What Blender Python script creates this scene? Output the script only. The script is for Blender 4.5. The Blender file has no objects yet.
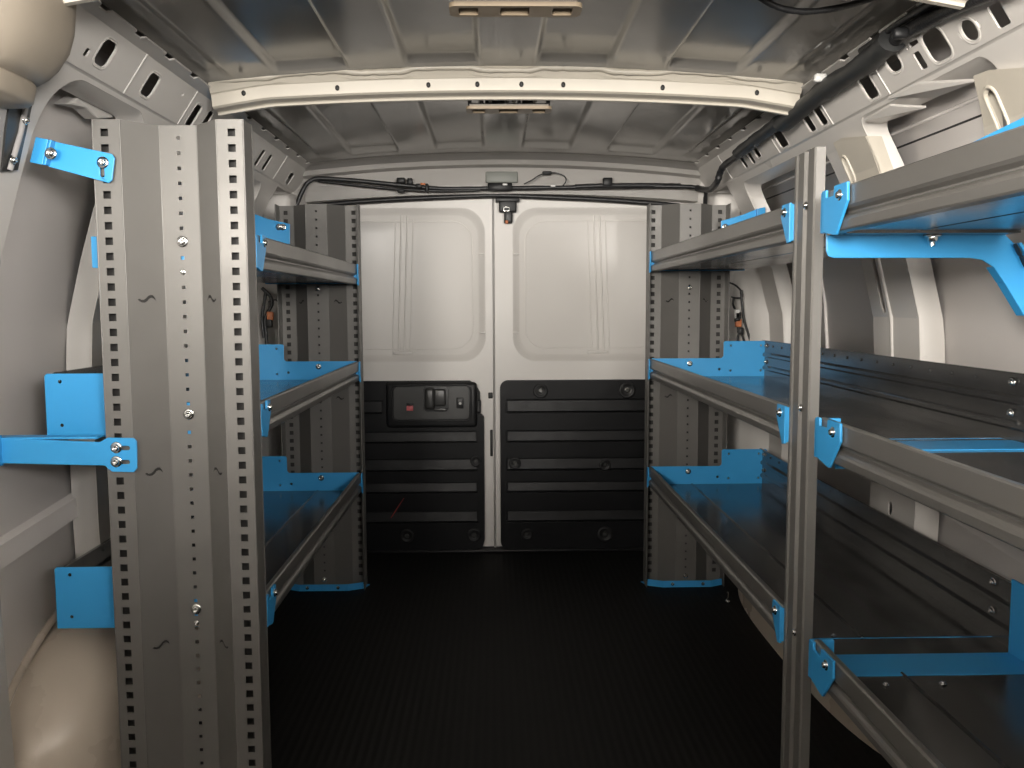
import bpy, bmesh, math, random
from mathutils import Vector, Matrix
random.seed(7)
C = bpy.context.scene.collection
PI = math.pi

# ------------------------------------------------------------------ camera model (measured from the photograph)
F, CAMX, CAMZ = 870.0, -0.032, 0.85
fy = Vector((494 - 512, 384 - 305.5, -F)).normalized()          # world Y in camera axes
fz = Vector((-41, F * F / 78.5, F)).normalized()
fz = (fz - fz.dot(fy) * fy).normalized()
fx = fy.cross(fz)
RW = Matrix((fx, fy, fz))                                        # camera -> world
def ray(u, v): return RW @ Vector(((u - 512) / F, -(v - 384) / F, -1))
CO = Vector((CAMX, 0, CAMZ))
def ay(u, v, y): r = ray(u, v); return CO + r * (y / r.y)
def ax(u, v, x): r = ray(u, v); return CO + r * ((x - CAMX) / r.x)

# ------------------------------------------------------------------ materials
def mat(name, col, rough=0.5, metal=0.0, spec=0.5, bump=None, mottle=0.0, mscale=6.0, coat=0.0):
    m = bpy.data.materials.new(name); m.use_nodes = True
    nt = m.node_tree; b = nt.nodes['Principled BSDF']
    b.inputs['Base Color'].default_value = (*col, 1)
    b.inputs['Roughness'].default_value = rough
    b.inputs['Metallic'].default_value = metal
    b.inputs['Specular IOR Level'].default_value = spec
    b.inputs['Coat Weight'].default_value = coat
    b.inputs['Coat Roughness'].default_value = 0.08
    tc = nt.nodes.new('ShaderNodeTexCoord')
    if mottle:
        n = nt.nodes.new('ShaderNodeTexNoise'); n.inputs['Scale'].default_value = mscale; n.inputs['Detail'].default_value = 5
        nt.links.new(tc.outputs['Object'], n.inputs['Vector'])
        r = nt.nodes.new('ShaderNodeMapRange'); r.inputs[1].default_value = .2; r.inputs[2].default_value = .7
        r.inputs[3].default_value = 1 - mottle; r.inputs[4].default_value = 1 + mottle
        nt.links.new(n.outputs['Fac'], r.inputs[0])
        mx = nt.nodes.new('ShaderNodeVectorMath'); mx.operation = 'SCALE'
        mx.inputs[0].default_value = col; nt.links.new(r.outputs[0], mx.inputs['Scale'])
        nt.links.new(mx.outputs[0], b.inputs['Base Color'])
        r2 = nt.nodes.new('ShaderNodeMapRange'); r2.inputs[1].default_value = .3; r2.inputs[2].default_value = .7
        r2.inputs[3].default_value = max(.02, rough - .06); r2.inputs[4].default_value = rough + .06
        nt.links.new(n.outputs['Fac'], r2.inputs[0]); nt.links.new(r2.outputs[0], b.inputs['Roughness'])
    if bump:
        sc, st, dist = bump
        n = nt.nodes.new('ShaderNodeTexNoise'); n.inputs['Scale'].default_value = sc; n.inputs['Detail'].default_value = 3
        nt.links.new(tc.outputs['Object'], n.inputs['Vector'])
        bp = nt.nodes.new('ShaderNodeBump'); bp.inputs['Strength'].default_value = st; bp.inputs['Distance'].default_value = dist
        nt.links.new(n.outputs['Fac'], bp.inputs['Height']); nt.links.new(bp.outputs[0], b.inputs['Normal'])
    return m

M = {
 'paint':  mat('white_body_paint', (.57, .545, .515), .32, 0, .5, (9, .05, .01), .03, 3),
 'arch':   mat('warm_lit_arch_paint', (.64, .56, .47), .30, 0, .5, (30, .04, .002), .05, 4),  # warm light on white body paint, put into the base colour
 'doorpaint': mat('white_door_paint', (.66, .635, .605), .40, 0, .4, None, .02, 3),
 'roof':   mat('grey_roof_paint', (.37, .355, .33), .15, 0, .6, (4, .05, .01), .05, 4),
 'bow':    mat('cream_bow_paint', (.52, .48, .41), .35, 0, .5, (40, .05, .002), .03, 10),
 'skin':   mat('pinkish_wall_skin', (.80, .76, .735), .36, 0, .5, (3, .08, .02), .05, 2),
 'steel':  mat('grey_coated_steel', (.155, .149, .139), .42, .22, .5, (300, .03, .0005), .03, 20),
 'tray':   mat('dark_bare_steel_tray', (.15, .148, .145), .20, .75, .5, None, .12, 5),
 'lip':    mat('grey_steel_lip', (.185, .178, .167), .34, .40, .5, None, .05, 3),
 'inner':  mat('hole_shade_dark', (.035, .033, .031), .6, .2),  # near-black colour carries the shade seen through the upright holes
 'blue':   mat('sky_blue_powder_coat', (.040, .325, .68), .36, 0, .5, (500, .05, .0004), .03, 12),
 'zinc':   mat('bright_zinc', (.75, .75, .73), .18, 1.0),
 'black':  mat('black_plastic', (.010, .0103, .011), .46, 0, .4, (600, .15, .0006), .15, 30),
 'blackp': mat('black_trim_panel', (.0045, .0048, .0058), .45, 0, .22, (900, .12, .0005), .15, 30),
 'handle': mat('dark_grey_handle', (.035, .035, .034), .35, 0, .5, (500, .1, .0004), .05, 20),
 'cable':  mat('black_cable_tape', (.010, .010, .011), .42, 0, .5, (250, .5, .002), .2, 60),
 'foam':   mat('dark_grey_duct', (.030, .031, .031), .5, 0, .4, (30, .1, .003), .15, 20),
 'beige':  mat('beige_plastic', (.25, .195, .135), .45, 0, .45, (500, .08, .0004), .03, 10),
 'beiged': mat('taupe_plastic_grille', (.20, .175, .145), .55),
 'trimbeige': mat('sand_pillar_trim', (.26, .225, .18), .55, 0, .4, (400, .1, .0005), .03, 6),
 'belt':   mat('grey_belt_webbing', (.30, .29, .285), .7, 0, .3, (400, .3, .001)),
 'dark':   mat('dark_recess', (.02, .02, .02), .6),
 'glassg': mat('grey_green_lens', (.17, .178, .16), .5),
 'red':    mat('red_tape', (.42, .06, .05), .5),
 'pink':   mat('pink_sticker', (.55, .12, .13), .5),
 'orange': mat('orange_wire', (.5, .16, .06), .5),
 'sticker': mat('white_mark', (.7, .7, .68), .5),
}
def floor_mat():
    m = bpy.data.materials.new('black_ribbed_rubber'); m.use_nodes = True
    nt = m.node_tree; b = nt.nodes['Principled BSDF']
    tc = nt.nodes.new('ShaderNodeTexCoord'); mp = nt.nodes.new('ShaderNodeMapping')
    nt.links.new(tc.outputs['Object'], mp.inputs['Vector'])
    w = nt.nodes.new('ShaderNodeTexWave'); w.bands_direction = 'X'; w.inputs['Scale'].default_value = 17
    w.inputs['Distortion'].default_value = .3
    nt.links.new(mp.outputs[0], w.inputs['Vector'])
    n = nt.nodes.new('ShaderNodeTexNoise'); n.inputs['Scale'].default_value = 5; n.inputs['Detail'].default_value = 6
    mp2 = nt.nodes.new('ShaderNodeMapping'); mp2.inputs['Scale'].default_value = (6, .7, 1)
    nt.links.new(tc.outputs['Object'], mp2.inputs['Vector']); nt.links.new(mp2.outputs[0], n.inputs['Vector'])
    cr = nt.nodes.new('ShaderNodeValToRGB')
    cr.color_ramp.elements[0].color = (.0035, .0035, .0033, 1); cr.color_ramp.elements[1].color = (.011, .0105, .009, 1)
    mth = nt.nodes.new('ShaderNodeMath'); mth.operation = 'MULTIPLY'
    nt.links.new(w.outputs['Fac'], mth.inputs[0]); nt.links.new(n.outputs['Fac'], mth.inputs[1])
    nt.links.new(mth.outputs[0], cr.inputs[0]); nt.links.new(cr.outputs[0], b.inputs['Base Color'])
    b.inputs['Roughness'].default_value = .62; b.inputs['Specular IOR Level'].default_value = .25
    bp = nt.nodes.new('ShaderNodeBump'); bp.inputs['Strength'].default_value = .2; bp.inputs['Distance'].default_value = .003
    nt.links.new(w.outputs['Fac'], bp.inputs['Height']); nt.links.new(bp.outputs[0], b.inputs['Normal'])
    return m
M['floor'] = floor_mat()

# ------------------------------------------------------------------ mesh builder
class MB:
    def __init__(s): s.v = []; s.f = []; s.sm = []
    def add(s, vs, fs, smooth=False):
        o = len(s.v); s.v += [tuple(p) for p in vs]
        for f in fs: s.f.append(tuple(i + o for i in f)); s.sm.append(smooth)
        return s
    def box(s, x0, x1, y0, y1, z0, z1, fn=None):
        vs = [(x, y, z) for x in (x0, x1) for y in (y0, y1) for z in (z0, z1)]
        if fn: vs = [fn(*p) for p in vs]
        return s.add(vs, [(0,1,3,2),(4,6,7,5),(0,4,5,1),(2,3,7,6),(0,2,6,4),(1,5,7,3)])
    def rbox(s, x0, x1, y0, y1, z0, z1, r=.004, seg=2, fn=None):
        bm = bmesh.new(); bmesh.ops.create_cube(bm, size=1)
        for v in bm.verts:
            v.co = Vector(((x0+x1)/2 + v.co.x*(x1-x0), (y0+y1)/2 + v.co.y*(y1-y0), (z0+z1)/2 + v.co.z*(z1-z0)))
        bmesh.ops.bevel(bm, geom=bm.edges[:], offset=r, segments=seg, affect='EDGES', profile=.5)
        bm.verts.index_update()
        vs = [fn(*v.co) if fn else tuple(v.co) for v in bm.verts]
        fs = [tuple(v.index for v in f.verts) for f in bm.faces]; bm.free()
        return s.add(vs, fs, True)
    def prism(s, pts, a, b, fn):                                 # polygon (u,v) extruded w from a to b, fn(u,v,w) -> world
        n = len(pts)
        vs = [fn(u, v, a) for u, v in pts] + [fn(u, v, b) for u, v in pts]
        fs = [tuple(range(n)), tuple(range(2*n-1, n-1, -1))] + [(i, (i+1) % n, n+(i+1) % n, n+i) for i in range(n)]
        return s.add(vs, fs)
    def sheet(s, prof, a, b, fn, steps=1, smooth=False):         # open profile swept from a to b
        n = len(prof); vs = []
        for k in range(steps+1):
            w = a + (b-a)*k/steps
            vs += [fn(u, v, w) for u, v in prof]
        fs = [(k*n+i, k*n+i+1, (k+1)*n+i+1, (k+1)*n+i) for k in range(steps) for i in range(n-1)]
        return s.add(vs, fs, smooth)
    def tube(s, pts, r, seg=8, cap=True, flat=1.0):
        pts = [Vector(p) for p in pts]; n = len(pts); vs = []
        rr = r if isinstance(r, (list, tuple)) else [r]*n
        up = Vector((0, 0, 1)); prev = None
        for i, p in enumerate(pts):
            t = (pts[min(i+1, n-1)] - pts[max(i-1, 0)]).normalized()
            if prev is None:
                a = t.cross(up)
                if a.length < .1: a = t.cross(Vector((1, 0, 0)))
                a.normalize()
            else:
                a = (prev - prev.dot(t)*t).normalized()
            prev = a; b = t.cross(a)
            for k in range(seg):
                th = 2*PI*k/seg
                vs.append(p + rr[i]*(math.cos(th)*a + flat*math.sin(th)*b))
        fs = [(i*seg+k, i*seg+(k+1) % seg, (i+1)*seg+(k+1) % seg, (i+1)*seg+k) for i in range(n-1) for k in range(seg)]
        s.add(vs, fs, True)
        if cap: s.add(vs[:seg], [tuple(range(seg))]); s.add(vs[-seg:], [tuple(range(seg-1, -1, -1))])
        return s
    def lathe(s, prof, fn, seg=16):                              # prof (r,h); fn(x,y,h)
        vs = []; n = len(prof)
        for r, h in prof:
            for k in range(seg):
                th = 2*PI*k/seg; vs.append(fn(r*math.cos(th), r*math.sin(th), h))
        fs = [(i*seg+k, i*seg+(k+1) % seg, (i+1)*seg+(k+1) % seg, (i+1)*seg+k) for i in range(n-1) for k in range(seg)]
        s.add(vs, fs, True); s.add(vs[-seg:], [tuple(range(seg))])
        return s
    def plate(s, outer, holes, t, fn, cuts=None):                # 2D polygon with real holes, thickness t, fn(u,v,w)
        vs, fs = fill2d(outer, holes, t, cuts)
        return s.add([fn(*p) for p in vs], fs)

def fill2d(outer, holes, t, cuts=None):
    cu = bpy.data.curves.new('tmp', 'CURVE'); cu.dimensions = '2D'; cu.fill_mode = 'BOTH'; cu.extrude = t/2
    for loop in [outer] + list(holes):
        sp = cu.splines.new('POLY'); sp.points.add(len(loop)-1); sp.use_cyclic_u = True
        for p, q in zip(sp.points, loop): p.co = (q[0], q[1], 0, 1)
    o = bpy.data.objects.new('tmp', cu); C.objects.link(o)
    dg = bpy.context.evaluated_depsgraph_get(); dg.update()
    me = bpy.data.meshes.new_from_object(o.evaluated_get(dg))
    bm = bmesh.new(); bm.from_mesh(me)
    bmesh.ops.remove_doubles(bm, verts=bm.verts[:], dist=1e-6)
    for c in (cuts or []):
        bmesh.ops.bisect_plane(bm, geom=bm.verts[:]+bm.edges[:]+bm.faces[:], plane_co=(0, c, 0), plane_no=(0, 1, 0))
    bm.verts.index_update()
    vs = [tuple(v.co) for v in bm.verts]; fs = [tuple(v.index for v in f.verts) for f in bm.faces]
    bm.free(); bpy.data.objects.remove(o); bpy.data.curves.remove(cu); bpy.data.meshes.remove(me)
    return vs, fs

WORLD = {}
def tag(o, label=None, cat=None, group=None, kind=None):
    if label: o['label'] = label
    if cat: o['category'] = cat
    if group: o['group'] = group
    if kind: o['kind'] = kind
    return o
def obj(name, mb, m, parent=None, label=None, solid=0, bevel=0, smooth_angle=None):
    xs = list(zip(*mb.v)); c = Vector([(min(a)+max(a))/2 for a in xs])
    me = bpy.data.meshes.new(name)
    me.from_pydata([tuple(Vector(v)-c) for v in mb.v], [], mb.f)
    bm = bmesh.new(); bm.from_mesh(me)
    for f, sm in zip(bm.faces, mb.sm): f.smooth = sm
    bmesh.ops.recalc_face_normals(bm, faces=bm.faces[:]); bm.to_mesh(me); bm.free()
    me.materials.append(m)
    o = bpy.data.objects.new(name, me); C.objects.link(o)
    WORLD[o] = c
    if parent:
        o.parent = parent; o.location = c - WORLD[parent]
    else: o.location = c
    if solid:
        md = o.modifiers.new('thickness', 'SOLIDIFY'); md.thickness = solid; md.offset = 0
    if bevel:
        md = o.modifiers.new('soft_edges', 'BEVEL'); md.width = bevel; md.segments = 2; md.limit_method = 'ANGLE'; md.angle_limit = .6
    if label: o['label'] = label
    return o
def empty(name, loc, label=None, cat=None, group=None, kind=None):
    o = bpy.data.objects.new(name, None); C.objects.link(o); o.location = loc; o.empty_display_size = .05
    WORLD[o] = Vector(loc); return tag(o, label, cat, group, kind)
def rrect(x0, x1, z0, z1, r, seg=4):
    out = []
    for cx, cz, a0 in ((x1-r, z1-r, 0), (x0+r, z1-r, 90), (x0+r, z0+r, 180), (x1-r, z0+r, 270)):
        for k in range(seg+1):
            a = math.radians(a0 + 90*k/seg); out.append((cx + r*math.cos(a), cz + r*math.sin(a)))
    return out
def circ(x, z, r, n=10): return [(x + r*math.cos(2*PI*k/n), z + r*math.sin(2*PI*k/n)) for k in range(n)]
def sq(x, z, h): return [(x-h, z-h), (x+h, z-h), (x+h, z+h), (x-h, z+h)]
def smooth_path(pts, n=8):                                        # Catmull-Rom through control points
    P = [Vector(p) for p in pts]; out = []
    for i in range(len(P)-1):
        p0, p1, p2, p3 = P[max(i-1, 0)], P[i], P[i+1], P[min(i+2, len(P)-1)]
        for k in range(n):
            t = k/n
            out.append(.5*((2*p1) + (p2-p0)*t + (2*p0-5*p1+4*p2-p3)*t*t + (3*p1-p0-3*p2+p3)*t**3))
    out.append(P[-1]); return out

# a zinc bolt: washer, domed flange head with a socket; local axis = +Z pointing out of the surface
def bolt_mesh():
    mb = MB(); idn = lambda x, y, h: (x, y, h)
    mb.lathe([(0, -.0005), (.0095, -.0005), (.0095, .0016), (.0062, .0018)], idn, 16)
    mb.lathe([(.0062, .0016), (.0062, .0045), (.0050, .0066), (.0030, .0072), (.0028, .0045), (0.0004, .0045)], idn, 12)
    me = bpy.data.meshes.new('bolt'); me.from_pydata(mb.v, [], mb.f); me.materials.append(M['zinc'])
    for p in me.polygons: p.use_smooth = True
    return me
BOLT = bolt_mesh()
def bolt(pos, nrm, parent, scale=1.0, name='bolt'):
    o = bpy.data.objects.new(name, BOLT); C.objects.link(o); o.parent = parent
    o.location = Vector(pos) - WORLD[parent]; o.scale = (scale,)*3
    o.rotation_mode = 'QUATERNION'; o.rotation_quaternion = Vector((0, 0, 1)).rotation_difference(Vector(nrm))
    WORLD[o] = Vector(pos); return o

FLOOR = -.03
# ================================================================== SETTING: the van body
# side profile of the inner panel and of the outer skin: x(z)
def interp(tab, z):
    if z <= tab[0][0]: return tab[0][1]
    for (a, b), (c, d) in zip(tab, tab[1:]):
        if z <= c: return b + (d-b)*(z-a)/(c-a)
    return tab[-1][1]
XI = [(-.05, .850), (.40, .862), (.70, .862), (.82, .855), (.95, .822), (1.05, .792), (1.13, .766), (1.19, .736), (1.25, .698)]
XS = [(-.05, .900), (.40, .915), (.70, .912), (.85, .898), (1.0, .868), (1.10, .840), (1.20, .812), (1.30, .78), (1.40, .70)]

def floor():
    mb = MB(); mb.box(-.93, .93, -.9, 3.16, FLOOR-.03, FLOOR)
    o = obj('floor', mb, M['floor']); tag(o, 'black rubber van floor with fine lengthwise ribs', 'floor', kind='structure')
floor()

def wheel_arch(sx, name, label):
    mb = MB(); cy, a, w, h = 2.12, .68, .238, .304; N, K = 40, 14
    vs = []
    for i in range(N+1):
        t = -1 + 2*i/N; yy = math.sin(t*PI/2); s = max(0., 1-abs(yy)**2.4); s2 = max(0., 1-abs(yy)**3.2)
        for k in range(K+1):
            th = PI/2*k/K; q = .52
            dx = w * s2**.40 * math.cos(th)**q; dz = h * s**.45 * math.sin(th)**q
            vs.append((sx*(.918-dx), cy+a*yy, FLOOR + dz))
    fs = [(i*(K+1)+k, i*(K+1)+k+1, (i+1)*(K+1)+k+1, (i+1)*(K+1)+k) for i in range(N) for k in range(K)]
    mb.add(vs, fs, True)
    # rolled flange where the arch meets the side panel
    fl = []
    for i in range(4, N-3):
        t = -1 + 2*i/N; yy = math.sin(t*PI/2)*1.03; s = max(0., 1-(abs(yy)/1.03)**2.4)
        fl.append((sx*.903, cy+a*yy, FLOOR + .006 + h*1.03*s**.45))
    mb.tube(fl, .008, 6)
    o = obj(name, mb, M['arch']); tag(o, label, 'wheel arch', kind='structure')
wheel_arch(-1, 'wheel_arch', 'white wheel arch on the left, warm light put into its colour, below the bottom blue end plate')
wheel_arch(1, 'wheel_arch', 'white wheel arch on the right, warm light put into its colour, under the lowest shelf behind the post')

def side_wall(sx, name, label):
    cuts = [.40, .70, .82, .88, .95, 1.0, 1.05, 1.09, 1.13, 1.16, 1.19, 1.22]
    def ap(y0, y1, z0, z1, r): return rrect(y0, y1, z0, z1, r, 8)
    zt_ = 1.226
    holes = [ap(1.432 if sx < 0 else 1.33, 1.80, -.02 if sx < 0 else .31, zt_, .075 if sx < 0 else .03), ap(2.02, 2.66, .31, 1.215, .04)]
    holes.append(ap(1.945, 1.966, .83, 1.03, .01)); holes.append(ap(1.905, 1.925, .375, .405, .009))
    mb = MB()
    fn = lambda u, v, w: (sx*(interp(XI, v) + w), u, v)
    mb.plate([(-.6, FLOOR), (2.80, FLOOR), (2.80, 1.24), (-.6, 1.24)], holes, .004, fn, cuts)
    # aperture returns: rolled inner edge going out to the skin
    for hy in holes[:2]:
        lp = []
        for p, q in zip(hy, hy[1:]+hy[:1]):
            k = max(1, int(abs(q[1]-p[1])/.03))
            lp += [(p[0]+(q[0]-p[0])*i/k, p[1]+(q[1]-p[1])*i/k) for i in range(k)]
        n = len(lp)
        cy_, cz_ = sum(p[0] for p in lp)/n, sum(p[1] for p in lp)/n
        vs = []
        for (y, z) in lp:
            vs.append((sx*interp(XI, z), y, z))
            vs.append((sx*(interp(XI, z)+.012), y + .006*(1 if cy_ > y else -1), z + .006*(1 if cz_ > z else -1)))
            vs.append((sx*(interp(XI, z)+.045), y + .012*(1 if cy_ > y else -1), z + .010*(1 if cz_ > z else -1)))
        fs = []
        for i in range(n):
            j = (i+1) % n
            fs += [(3*i, 3*j, 3*j+1, 3*i+1), (3*i+1, 3*j+1, 3*j+2, 3*i+2)]
        mb.add(vs, fs, True)
    # vertical swages on the pillar between the two apertures
    for yy in (1.925,):
        mb.tube([(sx*(interp(XI, z)-.001), yy, z) for z in [.45 + .02*i for i in range(36)]], .006, 6)
    o = obj(name, mb, M['paint']); tag(o, label, 'wall', kind='structure')
    sk = MB()
    zs = [-.05 + .05*i for i in range(30)]
    prof = [(interp(XS, z) + (0 if z < .44 else 0), z) for z in zs]
    sk.sheet(prof, -.6, 3.14, lambda u, v, w: (sx*u, w, v), 1, True)
    # creases and stiffening swages of the outer skin
    sk.sheet([(.004, .026), (-.012, .019), (-.014, -.020), (.004, -.026)], 1.0, 2.9, lambda u, v, w: (sx*(.912+u), w, .418 + .085*(w-1.55) + v))
    for z in ((1.105, 1.205) if sx > 0 else ()):
        sk.tube([(sx*(interp(XS, z)-.001), y, z) for y in (.6, 1.2, 1.8, 2.4, 3.0)], .0030, 6)
    sk.tube([(sx*(interp(XS, z)-.002), 2.42 + .05*(1-z), z) for z in [.5+.05*i for i in range(13)]], .005, 6)
    s = obj('outer_skin', sk, M['skin'], o, 'grey-pink outer skin seen through the openings', solid=.002)
    if sx > 0:
        se = MB(); se.tube([(sx*(interp(XS, 1.176)-.0005), y, 1.176) for y in (.6, 1.2, 1.8, 2.4, 3.0)], .0022, 6)
        obj('seam', se, M['dark'], o, 'thin dark seam in the upper skin')
    # sealant beads along the pillar
    be = MB()
    pts = []
    for i in range(60):
        z = .46 + .011*i; pts.append((sx*(interp(XI, z)+.004), 1.806 + random.uniform(-.002, .002), z))
    be.tube(pts, [.0055 + random.uniform(-.0015, .0015) for _ in pts], 6)
    obj('sealant_bead', be, M['sticker'], o, 'rough white bead of sealant')
    return o
WL = side_wall(-1, 'wall_left', 'left side wall of the van, white frame around grey skin')
WR = side_wall(1, 'wall_right', 'right side wall of the van, white frame around grey skin')

# ---- roof rails (box beam between wall and roof) with punched holes
RT, RB = (.656, 1.305), (.702, 1.236)
RL = math.hypot(RB[0]-RT[0], RB[1]-RT[1]); RD = ((RB[0]-RT[0])/RL, (RB[1]-RT[1])/RL); RN = (-RD[1]*-1, -RD[0])   # unit along face
def rail_fn(sx):
    nx, nz = -RD[1], RD[0]                                        # outward (away from the cabin)
    return lambda u, v, w: (sx*(RT[0] + RD[0]*v + nx*w), u, RT[1] + RD[1]*v + nz*w)
def rail_hit(u, v, sx):
    r = ray(u, v); n = Vector((sx*-RD[1], 0, RD[0])); p0 = Vector((sx*RT[0], 0, RT[1]))
    t = (p0-CO).dot(n)/r.dot(n); p = CO + r*t
    return p.y, (sx*p.x-RT[0])*RD[0] + (p.z-RT[1])*RD[1]
def roof_rail(sx, name, label, spec):
    fn = rail_fn(sx); mb = MB(); holes = []; rims = []
    for (u, v, dy, ds, r) in spec:
        y, s = rail_hit(u, v, sx); s = min(max(s, ds/2+.008), RL-ds/2-.008)
        h = rrect(y-dy/2, y+dy/2, s-ds/2, s+ds/2, r); holes.append(h)
        if dy > .03: rims.append(rrect(y-dy/2-.004, y+dy/2+.004, s-ds/2-.004, s+ds/2+.004, r+.004))
    mb.plate([(.5, 0), (3.06, 0), (3.06, RL), (.5, RL)], holes, .003, fn)
    for rm in rims: mb.tube([fn(a, b, .0005) for a, b in rm] + [fn(*rm[0], .0005)], .003, 6, cap=False)
    # stamped step joints between rail sections
    for y in (1.63, 1.90, 2.25, 2.70):
        mb.tube([fn(y, s, -.001) for s in (0, .03, .06, RL)], .0025, 6)
    # inner top flange up to the roof, scalloped edge
    edge = [(.5, 0)]
    y = .5; top = []
    while y < 3.05:
        top += [(y, -.027), (y+.095, -.027), (y+.101, -.019), (y+.127, -.019), (y+.133, -.027)]; y += .133
    nfl = lambda u, v, w: (sx*(RT[0] + v*.95), u, RT[1] - v*.35 + w)
    mb.plate([(.5, .002), (top[-1][0], .002)] + top[::-1], [], .003, nfl)
    # lower return flange reaching out to the skin
    mb.sheet([(RB[0], RB[1]), (RB[0]+.012, RB[1]-.008), (RB[0]+.09, RB[1]+.004)], .5, 3.06, lambda u, v, w: (sx*u, w, v))
    # upper closing sheet of the box section
    mb.sheet([(RT[0]-.02, RT[1]+.016), (.70, 1.36), (.80, 1.30)], .5, 3.06, lambda u, v, w: (sx*u, w, v))
    o = obj(name, mb, M['paint']); tag(o, label, 'roof rail', kind='structure')
    return o
roof_rail(-1, 'trim_1', 'white punched roof rail above the left shelving',
    [(105, 53, .045, .046, .012), (86, 52, .014, .014, .003), (150, 85, .045, .046, .01), (193, 116, .036, .052, .008), (207, 119, .03, .04, .008),
     (259, 158, .03, .05, .007), (265, 165, .03, .05, .007), (287, 182, .05, .04, .008), (182, 94, .01, .008, .003)])
roof_rail(1, 'trim_2', 'white punched roof rail above the right shelving',
    [(1000, 15, .03, .036, .004), (970, 30, .036, .034, .015), (979, 24, .008, .012, .003), (962, 35, .008, .012, .003), (938, 47, .06, .052, .014),
     (921, 60, .022, .032, .004), (914, 43, .030, .008, .003), (908, 48, .006, .006, .002), (891, 58, .045, .045, .014),
     (869, 87, .045, .060, .008), (821, 116, .035, .056, .007), (809, 122, .035, .056, .007), (782, 140, .055, .056, .008),
     (757, 152, .035, .03, .008), (753, 160, .028, .05, .006), (746, 165, .028, .05, .006)])

# ---- roof skin with pressed swages
SWAGE = [(.062, .214), (.335, .485)]
def ceiling():
    mb = MB()
    cx = 0.0
    xs = sorted(set([round(-.70 + .004*i, 4) for i in range(351)]))
    ys = [0.2 + .02*i for i in range(141)] + [3.02, 3.04]
    ribs = SWAGE
    def stepf(d, e): return max(0., min(1., .5 + d/e))
    def z(x, y):
        crown = 1.358 - .033*(x/.62)**2 - .010*max(0, y-2.2)**2
        a = abs(x); t = 0
        for p, q in ribs: t = max(t, min(stepf(a-p, .008), stepf(q-a, .008)))
        e = min(stepf(abs(y-1.95)-.075, .03), stepf(2.83-y, .03))
        if 1.2 < y < 1.35: e = min(e, stepf(abs(y-1.27)-.06, .03))
        zz = crown + .015*t*e
        zz += .018*stepf(a-.585, .02)*e*.5
        if y > 2.86: zz -= .06*(y-2.86)
        return zz
    vs = [(x, y, z(x, y)) for y in ys for x in xs]; n = len(xs)
    fs = [(j*n+i, j*n+i+1, (j+1)*n+i+1, (j+1)*n+i) for j in range(len(ys)-1) for i in range(n-1)]
    mb.add(vs, fs, True)
    o = obj('ceiling', mb, M['roof'], solid=.002); tag(o, 'grey glossy van roof skin with pressed lengthwise swages', 'ceiling', kind='structure')
    # weather closing sheet over the roof
    return o
ceiling()
mb = MB(); mb.box(-.93, .93, -.9, 3.2, 1.405, 1.42); mb.box(-.93, .93, 3.165, 3.18, FLOOR, 1.405)
mb.box(-.935, -.925, -.9, 3.2, FLOOR, 1.405); mb.box(.925, .935, -.9, 3.2, FLOOR, 1.405)
tag(obj('wall_outer', mb, M['paint']), 'outer body shell of the van', 'wall', kind='structure')

def bow(y0, name, label, drop=.023):
    mb = MB()
    prof = [(-.052, .046), (-.046, .040), (-.040, .030), (-.036, .027), (-.034, .025), (-.028, .002), (-.022, -.001), (.006, -.002), (.010, -.004), (.012, -.008), (.022, -.008), (.026, .010), (.032, .045)]
    N = 60
    vs = []
    for i in range(N+1):
        x = -.634 + 1.268*i/N; d = drop*(x/.62)**2 + .010*max(0, abs(x)-.52)/.1
        wob = .006*max(max(0., min(1., .5+(abs(x)-p)/.03, .5+(q-abs(x))/.03)) for p, q in SWAGE) - .003
        for k, (u, v) in enumerate(prof):
            vs.append((x, y0+u, 1.3115 - d + v + (wob if k in (1, 2) else 0)))
    n = len(prof)
    mb.add(vs, [(i*n+k, i*n+k+1, (i+1)*n+k+1, (i+1)*n+k) for i in range(N) for k in range(n-1)])
    o = obj(name, mb, M['bow'], solid=.0015); tag(o, label, 'roof bow', kind='structure')
    # punched dots in its front web
    ho = MB()
    for x in (-.565, -.365, -.17, -.065, .03, .12, .335, .54):
        d = drop*(x/.62)**2
        ho.lathe([(.0058, 0), (.0058, .0022), (.001, .0022)], lambda a, b, h, x=x, d=d: (x+a*.8, y0-.031-h-.0015, 1.3240-d+b), 10)
    obj('hole_plug', ho, M['dark'], o, 'row of small dark holes')
    # beads of sealant between bow and skin
    sb = MB(); pts = []
    for i in range(90):
        x = -.62 + 1.24*i/89; d = drop*(x/.62)**2
        t = max(max(0., min(1., .5+(abs(x)-p)/.03, .5+(q-abs(x))/.03)) for p, q in SWAGE)
        pts.append((x, y0-.049, 1.3495-d + .006*t + random.uniform(-.0006, .0006)))
    sb.tube(pts, [.0065+random.uniform(-.0012, .0012) for _ in pts], 7)
    obj('sealant_bead', sb, M['bow'], o)
bow(1.955, 'trim_3', 'cream roof bow crossing the ceiling in front of the small lamp')
bow(1.245, 'trim_4', 'cream roof bow at the top edge, its ends beside the large lamp', .024)

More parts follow.
